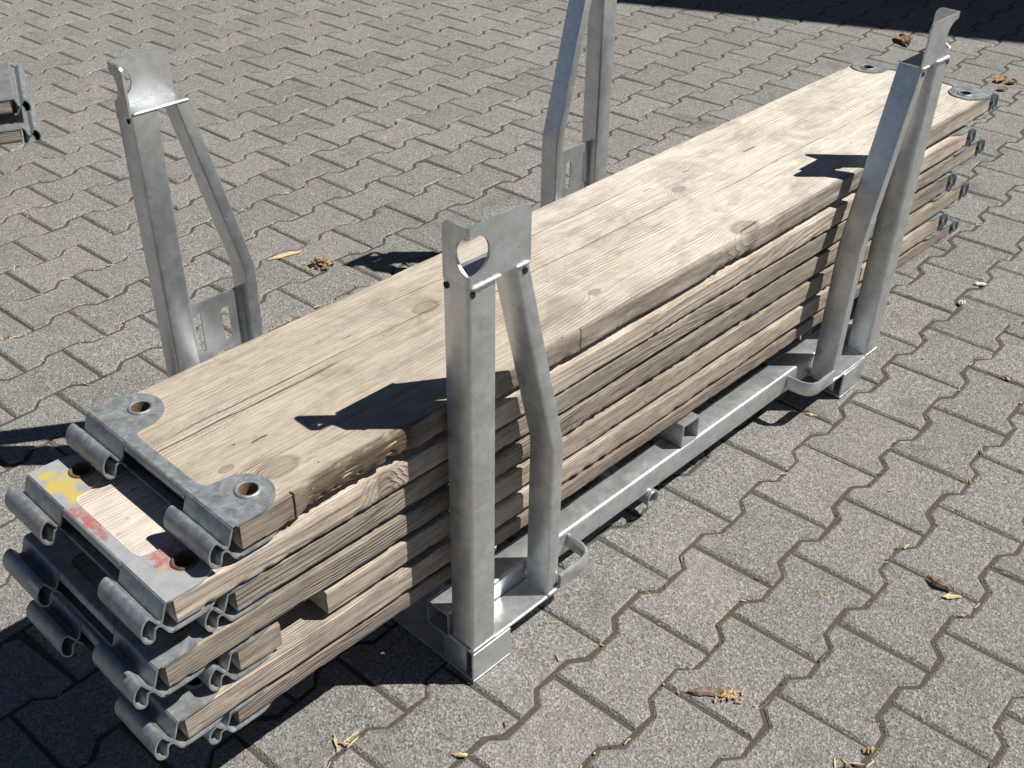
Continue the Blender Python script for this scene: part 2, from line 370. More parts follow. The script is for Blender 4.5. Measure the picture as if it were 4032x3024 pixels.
# ------------------------------------------------------------------ the building whose shade lies across the far corner (outside the frame)
bld = thing('building', 'tall grey rendered building beside the yard that shades the far pavement', 'building', (0, 0, 0))
Hb = 4.2; off = Vector((SUN.x, SUN.y)) / SUN.z * Hb
A0 = Vector((3.005, 2.2)); A1 = Vector((3.730, .753)); ed = (A1 - A0).normalized(); no = Vector((-ed.y, ed.x))
if no.x < 0: no = -no
def bp(t, d): q = A0 + off + ed * t + no * d; return q
def quadprism(mb, pts, z0, z1): mb.rings([[(p.x, p.y, z0) for p in pts], [(p.x, p.y, z1) for p in pts]])
w = MB(); quadprism(w, [bp(-9, 0.25), bp(7, 0.25), bp(7, 6), bp(-9, 6)], -.02, Hb - .25); w.build('wall', PLASTER, bld)
w = MB(); quadprism(w, [bp(-9.3, 0), bp(7.3, 0), bp(7.3, 6.3), bp(-9.3, 6.3)], Hb - .249, Hb); w.build('roof', YARD, bld)

# ------------------------------------------------------------------ stacking rack
LX, LY = 1.22, .825
rack = thing('stacking_rack', 'galvanised steel stacking rack with four corner posts holding the planks', 'rack', (0, 0, .0005))
def corner(sx, sy, lean):
    def tf(v):
        x, y, z = v
        X = x if sx > 0 else LX - x; Y = y if sy > 0 else LY - y
        X += lean * max(0., z - .07); return Vector((X, Y, z))
    # base plate
    m = MB(tf); m.box((0, 0, .0625), (.193, .0535, .0700), .002); bpz = m.build('base_plate', RACK, rack)
    # post: hollow square tube
    m = MB(tf); zs = (.0703, .25, .45, .7022)
    m.hollow([[(x, y, z) for x, y in rrect(.0005, .0005, .0495, .0485, .0055, 3)] for z in zs], [[(x, y, z) for x, y in rrect(.0035, .0035, .0465, .0455, .003, 3)] for z in zs])
    post = m.build('post', RACK, rack)
    # cranked brace
    m = MB(tf); R = []; Q = []
    for z, a in ((.0703, .1675), (.345, .1675), (.362, .1668), (.376, .1645), (.392, .1605), (.7022, .0825)):
        R.append([(x, y, z) for x, y in rrect(a, .0008, a + .0245, .0485, .0030, 3)]); Q.append([(x, y, z) for x, y in rrect(a + .003, .0038, a + .0215, .0455, .0015, 3)])
    m.hollow(R, Q); br = m.build('brace', RACK, rack)
    # cap plate on top of post and brace
    m = MB(tf); m.box((.0062, .0062, .7025), (.1085, .0495, .7075), .0015); cp = m.build('cap_plate', RACK, rack)
    # upright angle with the hole at its bend
    z0, z1, sl, sr = .7028, .7835, -.046, .1085
    r = .012
    out = [(sl, z0), (sr, z0)] + [(sr - r + r * math.cos(t), z1 - r + r * math.sin(t)) for t in (0, PI / 8, PI / 4, PI * 3 / 8, PI / 2)] + [(sl + r + r * math.cos(t), z1 - r + r * math.sin(t)) for t in (PI / 2, PI * 5 / 8, PI * .75, PI * 7 / 8, PI)]
    bends = [[(q, z0 - .01), (q, z1 + .01)] for q in (-.006, -.003, 0., .003, .006)]
    rb = .006
    def mp(s, t, d):
        # unfolded length s measured from the bend; d grows inward
        if s >= rb: return Vector((s, d, t))
        if s <= -rb: return Vector((d, -s, t))
        a = (s + rb) / (2 * rb) * PI / 2; ro = rb - d
        return Vector((rb - ro * math.cos(a), rb - ro * math.sin(a), t))
    m = MB(tf); sheet(m, out, [[(.0065 + .0300 * math.cos(2 * PI * i / 30), .7445 + .0275 * math.sin(2 * PI * i / 30)) for i in range(30)]], bends, .0040, mp); m.build('stacking_angle', RACK, cp, 28)
    # weld beads
    def bead(p, q, rad, par):
        p, q = Vector(p), Vector(q); ax = (q - p).normalized(); u = ax.orthogonal().normalized(); v = ax.cross(u); n = max(6, int((q - p).length / .004)); R = []
        for i in range(n + 1):
            c = p.lerp(q, i / n); k = rad * (1 + .10 * math.sin(i * 1.9) + random.uniform(-.16, .16)) * (.35 if i in (0, n) else 1)
            R.append([c + (u * math.cos(t) + v * math.sin(t)) * k for t in [2 * PI * j / 7 for j in range(7)]])
        m = MB(tf); m.rings(R); m.build('weld_bead', WELD, par, 60)
    bead((.004, -.0005, .7022), (.055, -.0005, .7027), .0034, cp); bead((.082, -.0005, .7025), (.107, -.0005, .7025), .0028, cp)
    bead((.0, .001, .0705), (.050, .001, .0705), .0026, bpz); bead((-.0004, .004, .0705), (-.0004, .05, .0705), .0030, bpz)
    bead((.1675, .0007, .0705), (.192, .0007, .0705), .0028, bpz); bead((.0505, .004, .0705), (.0505, .05, .0705), .0022, bpz)
    # drain holes: flat near-black discs, the darkness of the openings put into the colour
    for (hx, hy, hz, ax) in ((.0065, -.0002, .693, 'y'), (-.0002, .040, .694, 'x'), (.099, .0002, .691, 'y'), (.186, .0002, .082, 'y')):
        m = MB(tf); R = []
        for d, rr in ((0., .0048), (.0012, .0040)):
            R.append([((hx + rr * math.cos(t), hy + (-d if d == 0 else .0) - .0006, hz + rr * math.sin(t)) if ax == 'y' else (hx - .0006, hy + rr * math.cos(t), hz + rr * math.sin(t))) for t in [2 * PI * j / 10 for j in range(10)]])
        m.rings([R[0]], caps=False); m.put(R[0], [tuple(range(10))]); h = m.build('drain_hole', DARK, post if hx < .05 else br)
    # looped lifting handle between brace and rail
    pth = [(.1925, -.0015), (.250, -.0015), (.262, .002), (.271, .011), (.275, .024), (.2755, .0525)]
    V = []
    m = MB(tf); R = []
    for i, (x, y) in enumerate(pth):
        a = Vector(pth[max(0, i - 1)]); b = Vector(pth[min(len(pth) - 1, i + 1)]); d = (b - a).normalized(); nn = Vector((-d.y, d.x)) * .0032
        R.append([(x + nn.x * s, y + nn.y * s, z) for s, z in ((-1, .073), (-.6, .0715), (.6, .0715), (1, .073), (1, .0995), (.6, .101), (-.6, .101), (-1, .0995))])
    m.rings(R); m.build('handle', RACK, rack, 40)
    if sy < 0:   # slotted label plate at the rear corners
        m = MB(tf)
        slots = [rrect(.117, .223, .135, .292, .004, 2), rrect(.060, .218, .075, .300, .004, 2), rrect(.085, .185, .125, .203, .004, 2)]
        sheet(m, [(.0505, .0712), (.1668, .0712), (.1668, .322), (.0505, .322)], slots, [], .004, lambda s, t, d: Vector((s, .026 + d, t))); m.build('slotted_plate', RACK, rack)
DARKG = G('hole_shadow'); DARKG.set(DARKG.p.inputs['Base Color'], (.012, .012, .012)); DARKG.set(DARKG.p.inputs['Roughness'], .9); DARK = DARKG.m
corner(1, 1, 0.); corner(-1, 1, .040); corner(1, -1, 0.); corner(-1, -1, .0)
def sqtube(axis, a, b, u0, u1, w0, w1, r=.006, t=.0035):
    m = MB(); o_ = rrect(u0, w0, u1, w1, r, 4); i_ = rrect(u0 + t, w0 + t, u1 - t, w1 - t, max(.001, r - t), 4)
    f = (lambda s, p: (s, p[0], p[1])) if axis == 'x' else (lambda s, p: (p[0], s, p[1]))
    m.hollow([[f(s, p) for p in o_] for s in (a, b)], [[f(s, p) for p in i_] for s in (a, b)]); return m
sqtube('x', .001, LX - .001, .054, .104, .0585, .1085).build('side_rail', RACK, rack)
sqtube('x', .001, LX - .001, LY - .104, LY - .054, .0585, .1085).build('side_rail', RACK, rack)
for xc, ym in ((.13, .1045), (.613, .0555), (1.09, .1045)): sqtube('y', ym, LY - ym, xc - .0255, xc + .0255, .1090, .1595, .004).build('cross_tube', RACK, rack)
def ring(r, y): return [(.507 + r * math.cos(t), y, .0415 + r * math.sin(t)) for t in [2 * PI * j / 24 for j in range(24)]]
m = MB(); m.hollow([ring(.0165, y) for y in (.049, LY - .049)], [ring(.0138, y) for y in (.049, LY - .049)]); m.build('cross_pipe', RACK, rack)
for x0 in (0.0005, 1.0875):
    m = MB(); m.box((x0, 0.0, 0.0), (x0 + .082, LY, .0048), .0012); run = m.build('foot_runner', RACK, rack)
    m = MB(); m.box((x0 + .0768, .0052, .0049), (x0 + .082, LY - .0052, .058), .001); m.build('runner_wall', RACK, run)
    for y0 in (0., LY - .005):
        m = MB(); m.box((x0, y0, .0049), (x0 + .082, y0 + .005, .0622), .0012); m.build('runner_end', RACK, run)
    m = MB(); m.box((x0 + .003, .020, .006), (x0 + .008, .070, .0575), .001); m.build('gusset', RACK, run)

# ------------------------------------------------------------------ scaffold decks
WD = .33; TD = .0495; TH = .003
LOBE = [(0, 0), (.039, 0)] + [(.040 + .042 * math.cos(t), .042 + .042 * math.sin(t)) for t in [-PI / 2 + PI * .93 * i / 14 for i in range(1, 15)]] + [(.028, .0845), (.0215, .087), (.018, .093), (.0165, .103)]
PLATE = LOBE + [(x, WD - y) for x, y in reversed(LOBE)]
HC = [(.053, .044), (.053, WD - .044)]
PROF = [(-.006, -.0015), (.0, -.0018), (.0015, -.004), (.0045, -.013), (.0078, -.0225), (.0105, -.0255), (.0145, -.0235), (.0185, -.016), (.0225, -.0092), (.0265, -.0095), (.0315, -.014), (.0352, -.0215), (.0362, -.030), (.0345, -.0385), (.0300, -.0440), (.0250, -.0455), (.0215, -.0425), (.0205, -.0365), (.0190, -.0300), (.0150, -.0272), (.0112, -.0285), (.0080, -.0335), (.0045, -.0415), (.0012, -.0470), (-.006, -.0480)]
def chaikin(P, n):
    for _ in range(n):
        Q = [P[0]]
        for a, b in zip(P, P[1:]): Q += [(a[0] * .75 + b[0] * .25, a[1] * .75 + b[1] * .25), (a[0] * .25 + b[0] * .75, a[1] * .25 + b[1] * .75)]
        P = Q + [P[-1]]
    return P
def thick(P, t):
    A, B = [], []
    for i, p in enumerate(P):
        a = Vector(P[max(0, i - 1)]); b = Vector(P[min(len(P) - 1, i + 1)]); d = (b - a).normalized(); n = Vector((-d.y, d.x)) * t / 2
        A.append((p[0] + n.x, p[1] + n.y)); B.append((p[0] - n.x, p[1] - n.y))
    return A + B[::-1]
def end_meshes(T):
    k = T / TD
    m = MB(); sheet(m, PLATE, [circ(*c, .0135, 20) for c in HC], [], TH, lambda s, t, d: Vector((s + .0005, t, T - d)))
    # lips of the strip between the claws, top and bottom
    prof = thick(chaikin([(.0025, T - .0015), (.0, T - .002), (-.0015, T - .005), (-.003, T - .011)], 1), TH)
    m.rings([[(x, y, z) for x, z in prof] for y in (.0965, WD - .0965)])
    prof = thick(chaikin([(.0025, .0015), (-.0015, .0025), (-.0045, .008), (-.006, .0105)], 1), TH)
    m.rings([[(x, y, z) for x, z in prof] for y in (.0965, WD - .0965)])
    pl = mesh('end_plate', m.V, m.F, 30)
    m = MB(); sheet(m, PLATE, [circ(*c, .0135, 20) for c in HC], [], TH * .9, lambda s, t, d: Vector((s + .0005, t, d))); un = mesh('underside_plate', m.V, m.F, 30)
    cl = []
    pr = thick(chaikin([(x, z * k) for x, z in PROF], 2), .0025)
    for y0, y1 in ((.0, .0945), (WD - .0945, WD)):
        m = MB(); m.rings([[(-x, y, T + z) for x, z in pr] for y in (y0, y0 + .0008, y1 - .0008, y1)])
        cl.append(mesh('claw', m.V, m.F, 40))
    co = []
    for cx, cy in HC:
        m = MB(); pf_ = [(.0170, T + .0002), (.0165, T + .0016), (.0145, T + .0026), (.0125, T + .0020), (.0115, T - .0005), (.0112, .004), (.0126, .004), (.0132, T - .0036)]
        n = 24; R = [[(cx + r * math.cos(2 * PI * j / n), cy + r * math.sin(2 * PI * j / n), z) for j in range(n)] for r, z in pf_ + [pf_[0]]]
        m.rings(R, caps=False); cm = mesh('hole_collar', m.V, m.F, 35); cm.materials.append(CLAW); cm.materials.append(RUST)
        for q in cm.polygons:
            if q.center.z < T - .0004 or math.hypot(q.center.x - cx, q.center.y - cy) < .0120: q.material_index = 1
        co.append(cm)
    return pl, un, cl, co
ENDS = {}
def ends(T):
    if T not in ENDS: ENDS[T] = end_meshes(T)
    return ENDS[T]

def plank_mesh(L, T, seed, dam=(), notch=(), edge=.0035, rag=.5, bite=1.0):
    """sawn plank with uneven worn edges; dam = [(x0, x1, chamfer top, chamfer bottom, inset)] along the front edge"""
    xs = set(); a, b = .010, L - .010; x = a
    while x < b - .002:
        xs.add(round(x, 4)); d = min(x - a, b - x)
        step = .0045 if d < .075 else (.0045 if any(q[0] - .03 < x < q[1] + .03 for q in dam) or any(q[0] - .03 < x < q[1] + .03 for q in notch) else .007)
        x += step
    xs.add(round(b, 4)); 
    for nt in notch: xs |= {round(q, 4) for q in (nt[0] - .0006, nt[0] + .0006, nt[1] - .0006, nt[1] + .0006)}
    xs = sorted(xs)
    ytop = [.012, .022, .029, .0335, .038, .0425, .047, .0515, .056, .062, .075, .095, .125]; ytop = ytop + [WD / 2] + [WD - q for q in reversed(ytop)]
    TT = (0, .03, .075, .17, .30, .43, .56, .69, .81, .90, .955, .985, 1.); nz = len(TT); z0, z1 = .0072, T - .0026
    rings = []
    for x in xs:
        e1 = edge * (1 + rag * fbm(x * 9, seed, 0, 3)) + .0012 * max(0, fbm(x * 60, seed, 5, 3)); e2 = edge * 1.2 * (1 + rag * fbm(x * 7, seed + 9, 2, 3)) + .0015 * max(0, fbm(x * 50, seed, 15, 3))
        e1 += bite * max(0., fbm(x * 43, seed, 41, 5) - .25) * .010; e2 += bite * max(0., fbm(x * 47, seed, 47, 5) - .12) * .009 * (1 if fbm(x * 3.1, seed, 61, 2) > 0 else .3)
        e1 = max(.001, e1); e2 = max(.001, e2); ins = .0012 + .0012 * fbm(x * 2.5, seed, 33, 2)
        for dx0, dx1, ct, cb, di in dam:
            k = min(1, max(0, (x - dx0) / .02)) * min(1, max(0, (dx1 - x) / .025))
            if k > 0:
                jag = .65 + .6 * fbm(x * 38, seed, 71, 4)
                e1 += k * ct * max(.05, jag); e2 += k * cb * max(.05, .45 + .9 * fbm(x * 55, seed, 83, 5)); ins += k * di * max(0, .7 + .6 * fbm(x * 25, seed, 91, 3))
        nd = 0.
        for nt in notch:
            if nt[0] < x < nt[1]: nd = nt[2] * (1 + .25 * fbm(x * 60, seed, 3, 3))
        e1 = min(e1, .022); e2 = min(e2, T * .62)
        pts = []
        wob = .0011 * fbm(x * 1.6, seed, 55, 2)
        def top_z(y):
            z = z1 + wob + .0006 * fbm(x * 6, y * 40, seed, 3)
            for (hx, hy) in ((HC[0][0], HC[0][1]), (HC[1][0], HC[1][1]), (L - HC[0][0], HC[0][1]), (L - HC[1][0], HC[1][1])):
                d = math.hypot(x - hx, y - hy)
                if d < .0165: z -= (T - .012) * min(1, (.0165 - d) / .0015)
            # recess for the plates
            u = min(x, L - x)
            if u < .085: z = min(z, T - .0034 - (0 if u < .083 else 0)) if (min(y, WD - y) < .088 or u < .02) else min(z, T - .0012)
            return z
        # front side, bottom to top
        for i in range(nz):
            t = TT[i]; z = z0 + (z1 - z0) * t
            y = ins + nd + .0009 * fbm(x * 5, z * 330, seed + 3, 3) + .0004 * fbm(x * 30, z * 900, seed, 2)
            du, dl = (z1 - z), (z - z0)
            if du < e1 * .8: y += e1 * (1 - du / (e1 * .8)) ** 1.5
            if dl < e2: y += e2 * .62 * (1 - dl / e2) ** 1.25
            zz = z + (wob if i == nz - 1 else 0) - (.0006 if i == nz - 1 else 0)
            u = min(x, L - x)
            if i == nz - 1 and u < .05: zz = min(zz, T - .0040)
            pts.append((x, y, zz))
        ye = pts[-1][1]
        for y in ytop:
            yy = max(y, ye + .004 + y * .02); pts.append((x, yy, top_z(yy)))
        for i in range(nz):
            t = 1 - TT[i]; z = z0 + (z1 - z0) * t; du, dl = z1 - z, z - z0
            y = WD - .001 + .0009 * fbm(x * 5, z * 330, seed + 13, 3); 
            if du < .004: y -= .004 * (1 - du / .004)
            if dl < .004: y -= .003 * (1 - dl / .004)
            u = min(x, L - x)
            pts.append((x, y, min(z, T - .004) if (i == 0 and u < .085) else z))
        yb = pts[0][1]
        for y in (WD * .75, WD * .4, WD * .15): pts.append((x, max(y, yb + .004), z0 + (.002 if min(x, L - x) < .085 else 0)))
        rings.append(pts)
    m = MB(); m.rings(rings); return mesh('plank', m.V, m.F, 50)

def deck(label, x0, x1, y0, y1, ztop, T, wmat, seed, group='scaffold planks in the main stack', lmat=None, loc=None, rz=None, **kw):
    L = x1 - x0
    rzz = math.atan2(y1 - y0, x1 - x0) if rz is None else rz
    o = thing('scaffold_plank', label, 'plank', loc or (x0, y0, ztop - T), rzz, group)
    pm = plank_mesh(L, T, seed, **kw); pl = link('plank_board', pm, wmat, o)
    pe, un, cl, co = ends(T)
    for side in (0, 1):
        p = link('end_plate', pe, None, o)
        p.data = pe if (side == 0 and lmat is None) or side == 1 else pe.copy()
        p.data.materials.clear() if False else None
        if not p.data.materials: p.data.materials.append(CLAW)
        if side == 0 and lmat is not None:
            p.data.materials.clear(); p.data.materials.append(lmat)
        kids = [link('underside_plate', un, CLAW, p)] + [link('claw', q, CLAW, p) for q in cl] + [link('hole_collar', q, CLAW, p) for q in co]
        if seed in (2, 4):
            for q in kids[-2:]: q.material_slots[0].link = 'OBJECT'; q.material_slots[0].material = RUST
        if side == 1: p.location = (L, WD, 0); p.rotation_euler = (0, 0, PI)
    return o, pl
lt = (.60, .485, .345); dk = (.36, .255, .155); gy = (.42, .375, .315)
W1 = wood('weathered_spruce_top', (.73, .66, .545), (.43, .355, .27), (.53, .49, .43), .6, (.42, -.06), 1., dirt=.42, period=.0064, fibre=.40, dash_=.4,
          knots=[(.06, .100, .006), (.502, .215, .014), (.106, .057, .0165), (1.078, .020, .018), (1.123, .197, .0095), (.72, .06, .007)],
          cracks=[(-.05, .36, .190, .0015), (.0, .55, .207, .0011), (.45, 1.2, .172, .0009), (1.1, 2.0, .14, .0008), (-.1, .35, .078, .0008), (.4, 1.1, .262, .0008), (1.066, 1.092, .236, .0018), (1.185, 1.212, .236, .0016), (.11, .140, .120, .0018), (1.05, 1.12, .018, .0016), (1.35, 1.40, .21, .0013)], worn=(.105, .200, .085, .045), torn=(.10, .30, .017), side=(.50, .47, .44), brown=(.30, 1.15, 1.0), grain=.34)
W2 = wood('pinkish_fresh_spruce', (.76, .665, .555), (.42, .32, .235), (.54, .47, .40), .3, (.30, .10), 2., knots=[(.33, -.002, .009)], dirt=.35, period=.0042, grain=.6, fibre=.4, side=(.72, .66, .60))
W3 = wood('greyed_spruce', (.50, .44, .355), (.22, .18, .13), (.29, .27, .235), .75, (-.08, .06), 3., dirt=.7, period=.0027, side=(.86, .84, .82))
W4 = wood('dark_edged_spruce', (.47, .41, .325), (.20, .16, .12), (.24, .22, .19), .75, (.2, .16), 4., dirt=.8, period=.0031, side=(.80, .77, .74))
W5 = wood('tan_spruce', (.58, .50, .39), (.28, .215, .15), (.33, .29, .245), .55, (-.05, -.07), 5., dirt=.6, period=.0034, side=(.88, .85, .80))
W6 = wood('pale_spruce', (.66, .575, .46), (.34, .265, .19), (.43, .385, .33), .5, (.1, .12), 6., dirt=.55, period=.0030, side=(.90, .86, .82))
W7 = wood('reddish_brown_spruce', (.33, .255, .20), (.18, .135, .105), (.24, .195, .16), .5, (.25, -.1), 7., dirt=.6, period=.003)
d1, pl1 = deck('topmost weathered pale scaffold plank with splintered front edge and knots', -.331, 1.702, .055, .071, .4972, TD, W1, 1,
     dam=[(.092, .290, .007, .018, .0045), (.30, .62, .0025, .006, .0015), (.62, .80, .001, .004, .0008), (.95, 1.08, .002, .008, .001)], edge=.0017, notch=((.0865, .0895, .007), (.62, .6215, .004)))
deck('second plank from the top, end plate smeared with yellow and red paint', -.428, 1.603, .057, .064, .4440, TD, W2, 2, lmat=PAINT, edge=.0018, rag=.8, dam=[(.15, .5, .004, .004, .001), (.9, 1.3, .003, .004, .0)])
deck('third plank from the top with greyed straight-grained edge', -.347, 1.677, .063, .066, .3967, TD * .955, W3, 3, edge=.0018, rag=.8)
deck('fourth plank from the top, dark dirty edge and rusty hole collars', -.453, 1.560, .062, .066, .3488, TD, W4, 4, edge=.0020, rag=1., dam=[(.35, .7, .003, .004, .001), (.75, 1.25, .005, .008, .001)])
deck('fifth plank from the top with a chunk broken out of its edge', -.357, 1.648, .064, .066, .2989, TD, W5, 5, edge=.0018, rag=.9, notch=((.075, .150, .06),))
deck('sixth plank from the top, pale edge and dusty whitish claws', -.445, 1.566, .060, .065, .2490, TD, W6, 6, edge=.0020, rag=.9, dam=[(.5, .9, .003, .005, .001)])
deck('lowest reddish brown plank resting on the rack cross tubes', -.372, 1.646, .064, .067, .1992, .0385, W7, 7, edge=.0022, rag=.7)
# torn splinters along the damaged edge of the top plank
rs = random.Random(11)
for i in range(13):
    x = .105 + .165 * rs.random(); Ls = rs.uniform(.03, .075); hh = rs.uniform(.0006, .0014); zb = rs.uniform(.012, .040); yb = .004 + (.0495 - zb) * .08 + rs.uniform(-.001, .003)
    m = MB(); R = []
    for t in (0, .3, .7, 1.):
        q = hh * (1.05 - abs(t - .4) * 1.4); q = max(q, .0003); R.append([(x + Ls * (t - .5) + rs.gauss(0, .0004), yb + dy * q + rs.gauss(0, .0002), zb + dz * q + .004 * (t - .5) * rs.uniform(-1, 1)) for dy, dz in ((-1, -.6), (1, -.8), (1.1, .7), (-.8, .9))])
    m.rings(R); m.build('splinter', RAW if i % 3 else STRAW, pl1, 20)

# second pile of planks at the left
axis = Vector((-.92, .392)).normalized(); rz2 = math.atan2(axis.y, axis.x)
W8 = wood('grey_spruce_far', (.50, .42, .31), (.26, .19, .12), (.34, .31, .27), .6, (.1, .1), 8., dirt=.5)
KS = .89      # this pile is of a slightly smaller plank
FULL = {}
def full_end():
    m = MB(); sheet(m, rrect(0, 0, .36, WD, .002, 1), [], [], TH, lambda s, t, d: Vector((s + .0005, t, TD - d))); pl = mesh('end_plate', m.V, m.F, 30)
    pr = thick(chaikin(PROF, 2), .0030); m = MB(); m.rings([[(-x, y, TD + z) for x, z in pr] for y in (0, .0008, WD - .0008, WD)]); return pl, mesh('claw', m.V, m.F, 40)
FPL, FCL = full_end()
def deck2(label, cx, cy, ztop, seed):
    c = M.translation; L = 1.9; e = Vector((cx, cy)); o = e + axis * L
    d = thing('scaffold_plank', label, 'plank', (o.x, o.y, ztop - TD * KS), math.atan2(-axis.y, -axis.x), 'scaffold planks in the second pile'); d.scale = (1, KS, KS)
    link('plank_board', plank_mesh(L, TD, seed, edge=.004, rag=.9), W8, d)
    for side in (0, 1):
        p = link('end_plate', FPL, RACK, d); link('claw', FCL, CLAW, p)
        if side: p.location = (L, WD, 0); p.rotation_euler = (0, 0, PI)
def pulled(x, y, z):
    p = M.translation + (Vector((x, y, z)) - M.translation) * KS; return p
u = pulled(.445, 2.351, .2); l_ = pulled(.438, 2.312, .124)
deck2('upper metal-topped plank of the second pile behind the rack', u.x, u.y, u.z, 8)
deck2('lower metal-topped plank of the second pile behind the rack', l_.x, l_.y, l_.z, 9)
bk = Vector((-axis.y, axis.x)); bk = bk if bk.y > 0 else -bk
zb = l_.z - TD * KS
for k, (t, z0, z1) in enumerate(((.75, .0008, zb - .0004), (1.6, .0008, zb - .0004), (.75, l_.z + .0004, u.z - TD * KS - .0004), (1.6, l_.z + .0004, u.z - TD * KS - .0004))):
    c = Vector((l_.x, l_.y)) + axis * t; h = .035 if k > 1 else .06
    m = MB(); m.box((-h, -.02, 0), (h, .36, z1 - z0), .002)
    o = m.build('timber_bearer', W5); o.location = (c.x, c.y, z0); o.rotation_euler.z = math.atan2(bk.y, bk.x) - PI / 2
    o['label'] = ('squared timber bearer under the lower plank of the second pile', 'timber spacer between the two planks of the second pile')[k > 1]; o['category'] = 'timber'; o['group'] = ('bearers of the second pile', 'spacers of the second pile')[k > 1]

# ------------------------------------------------------------------ debris on the pavement
def chip(name, label, cat, p, q, width, height, mat, seed, group=None, curl=.0, n=7, rough=.35):
    p, q = Vector(p), Vector(q); d = q - p; Lc = d.length; rn = random.Random(seed); R = []
    for i in range(n):
        t = i / (n - 1); w_ = width / 2 * (1 - .75 * abs(2 * t - 1) ** 3) * (1 + rn.uniform(-rough, rough)); h = height * (1 - .6 * abs(2 * t - 1) ** 3) * (1 + rn.uniform(-rough, rough)); cz = .0004 + curl * math.sin(t * PI)
        x = (t - .5) * Lc; dy = rn.gauss(0, width * .08)
        R.append([(x + rn.gauss(0, .001), dy + w_ * a, cz + max(.0001, h * b)) for a, b in ((-1, .1), (-.4, 0), (.5, 0), (1, .15), (.75, .75), (.1, 1. + rn.uniform(-.2, .2)), (-.6, .8))])
    m = MB(); m.rings(R); o = m.build(name, mat, None, 25); c = (p + q) / 2
    o.location = (c.x, c.y, .0006); o.rotation_euler.z = math.atan2(d.y, d.x); o['label'] = label; o['category'] = cat
    if group: o['group'] = group
    return o
def crumbs(name, label, p, q, width, n, size, mats, seed, heap=.006):
    p, q = Vector(p), Vector(q); rn = random.Random(seed); c = (p + q) / 2; d = (q - p) / 2; nn = Vector((-d.y, d.x)).normalized() * width / 2
    root = thing(name, label, 'wood crumbs', (c.x, c.y, .0005)); B = [MB() for _ in mats]
    for i in range(n):
        a, b = max(-1.2, min(1.2, rn.gauss(0, .45))), max(-1.2, min(1.2, rn.gauss(0, .45))); o = d * a + nn * b; k = size * rn.uniform(.25, 1.) ** 1.5; z = max(0, heap * (1 - a * a - b * b)) * rn.random() + k * .4
        R = []; rot = Matrix.Rotation(rn.uniform(0, 6.28), 3, 'Z') @ Matrix.Rotation(rn.uniform(-.6, .6), 3, 'X')
        for t, w in ((-1.3, .35), (-.4, 1.), (.5, .8), (1.4, .25)): R.append([Vector((o.x, o.y, z)) + rot @ Vector((t * k * rn.uniform(.8, 1.2), w * k * .7 * math.cos(u) * rn.uniform(.7, 1.2), w * k * .5 * math.sin(u))) for u in (0, 1.2, 2.6, 3.7, 5.1)])
        for r in R:
            for v in r: v.z = max(v.z, .0002)
        B[rn.randrange(len(mats))].rings(R)
    for b, mt in zip(B, mats): b.build('crumbs', mt, root, 15)['kind'] = 'stuff'
def leaf(label, p, q, width, height, seed):
    p, q = Vector(p), Vector(q); d = q - p; Lc = d.length; rn = random.Random(seed); n, w = 11, 7; V = []; F = []
    for side in (0, 1):
        for i in range(n):
            t = i / (n - 1); hw = width / 2 * max(.06, math.sin(PI * min(1, t * .93 + .05)) ** .7) * (1 + .35 * fbm(t * 6, seed, 1, 3))
            for j in range(w):
                a = j / (w - 1) * 2 - 1; z = height * (.35 * a * a + .45 * abs(fbm(t * 2.2, a * 1.3, seed, 3)) + .35 * math.sin(t * PI) * (.6 + .4 * a)) + .0008
                V.append(((t - .5) * Lc + .1 * Lc * fbm(a * 2, t, seed, 2), hw * a * (1 - .25 * abs(a) * t), max(.0004, z) + side * .0007))
    for side in (0, 1):
        for i in range(n - 1):
            for j in range(w - 1):
                b = side * n * w + i * w + j; f = (b, b + 1, b + w + 1, b + w); F.append(f if side else f[::-1])
    ring = [i * w for i in range(n)] + [(n - 1) * w + j for j in range(1, w)] + [i * w + w - 1 for i in range(n - 2, -1, -1)] + [j for j in range(w - 2, 0, -1)]
    for a, b in zip(ring, ring[1:] + ring[:1]): F.append((a, b, b + n * w, a + n * w))
    m = MB(); m.put(V, F); o = m.build('dry_leaf', LEAF, None, 40); c = (p + q) / 2; o.location = (c.x, c.y, .0006); o.rotation_euler.z = math.atan2(d.y, d.x); o['label'] = label; o['category'] = 'leaf'
chip('wood_splinter', 'long pale wood splinter lying on the pavers behind the planks', 'splinter', (.591, 1.357), (.680, 1.336), .010, .006, STRAW, 1)
crumbs('rotten_wood_chunk', 'orange brown crumbling wood chunk beside the pale splinter', (.640, 1.262), (.704, 1.222), .040, 95, .0075, (ROT, ROT, BARK), 2, .016)
chip('bark_piece', 'grey brown bark strip on the pavers beside orange crumbs', 'bark', (.222, -.247), (.262, -.291), .014, .006, BARK, 3)
crumbs('wood_crumbs', 'heap of orange wood crumbs at the end of the bark strip', (.245, -.280), (.276, -.314), .028, 90, .0035, (ROT, ROT, STRAW), 4, .004)
chip('bark_piece', 'folded brown bark flake bridging a paver joint', 'bark', (.718, -.394), (.713, -.436), .017, .009, BARK, 5, curl=.003)
chip('wood_chip', 'flat yellow wood chip next to the folded bark flake', 'wood chip', (.694, -.433), (.716, -.455), .010, .003, STRAW, 6)
for i in range(5):
    a = (-.211 + .012 * math.cos(i * 2.3), .056 + .010 * math.sin(i * 1.7)); an = i * 1.1
    chip('wood_splinter', 'pale splinter in the little tangle by the shadow edge', 'splinter', (a[0] - .012 * math.cos(an), a[1] - .012 * math.sin(an)), (a[0] + .014 * math.cos(an), a[1] + .014 * math.sin(an)), .0028, .0018, STRAW, 20 + i, group='tangle of splinters by the shadow edge')
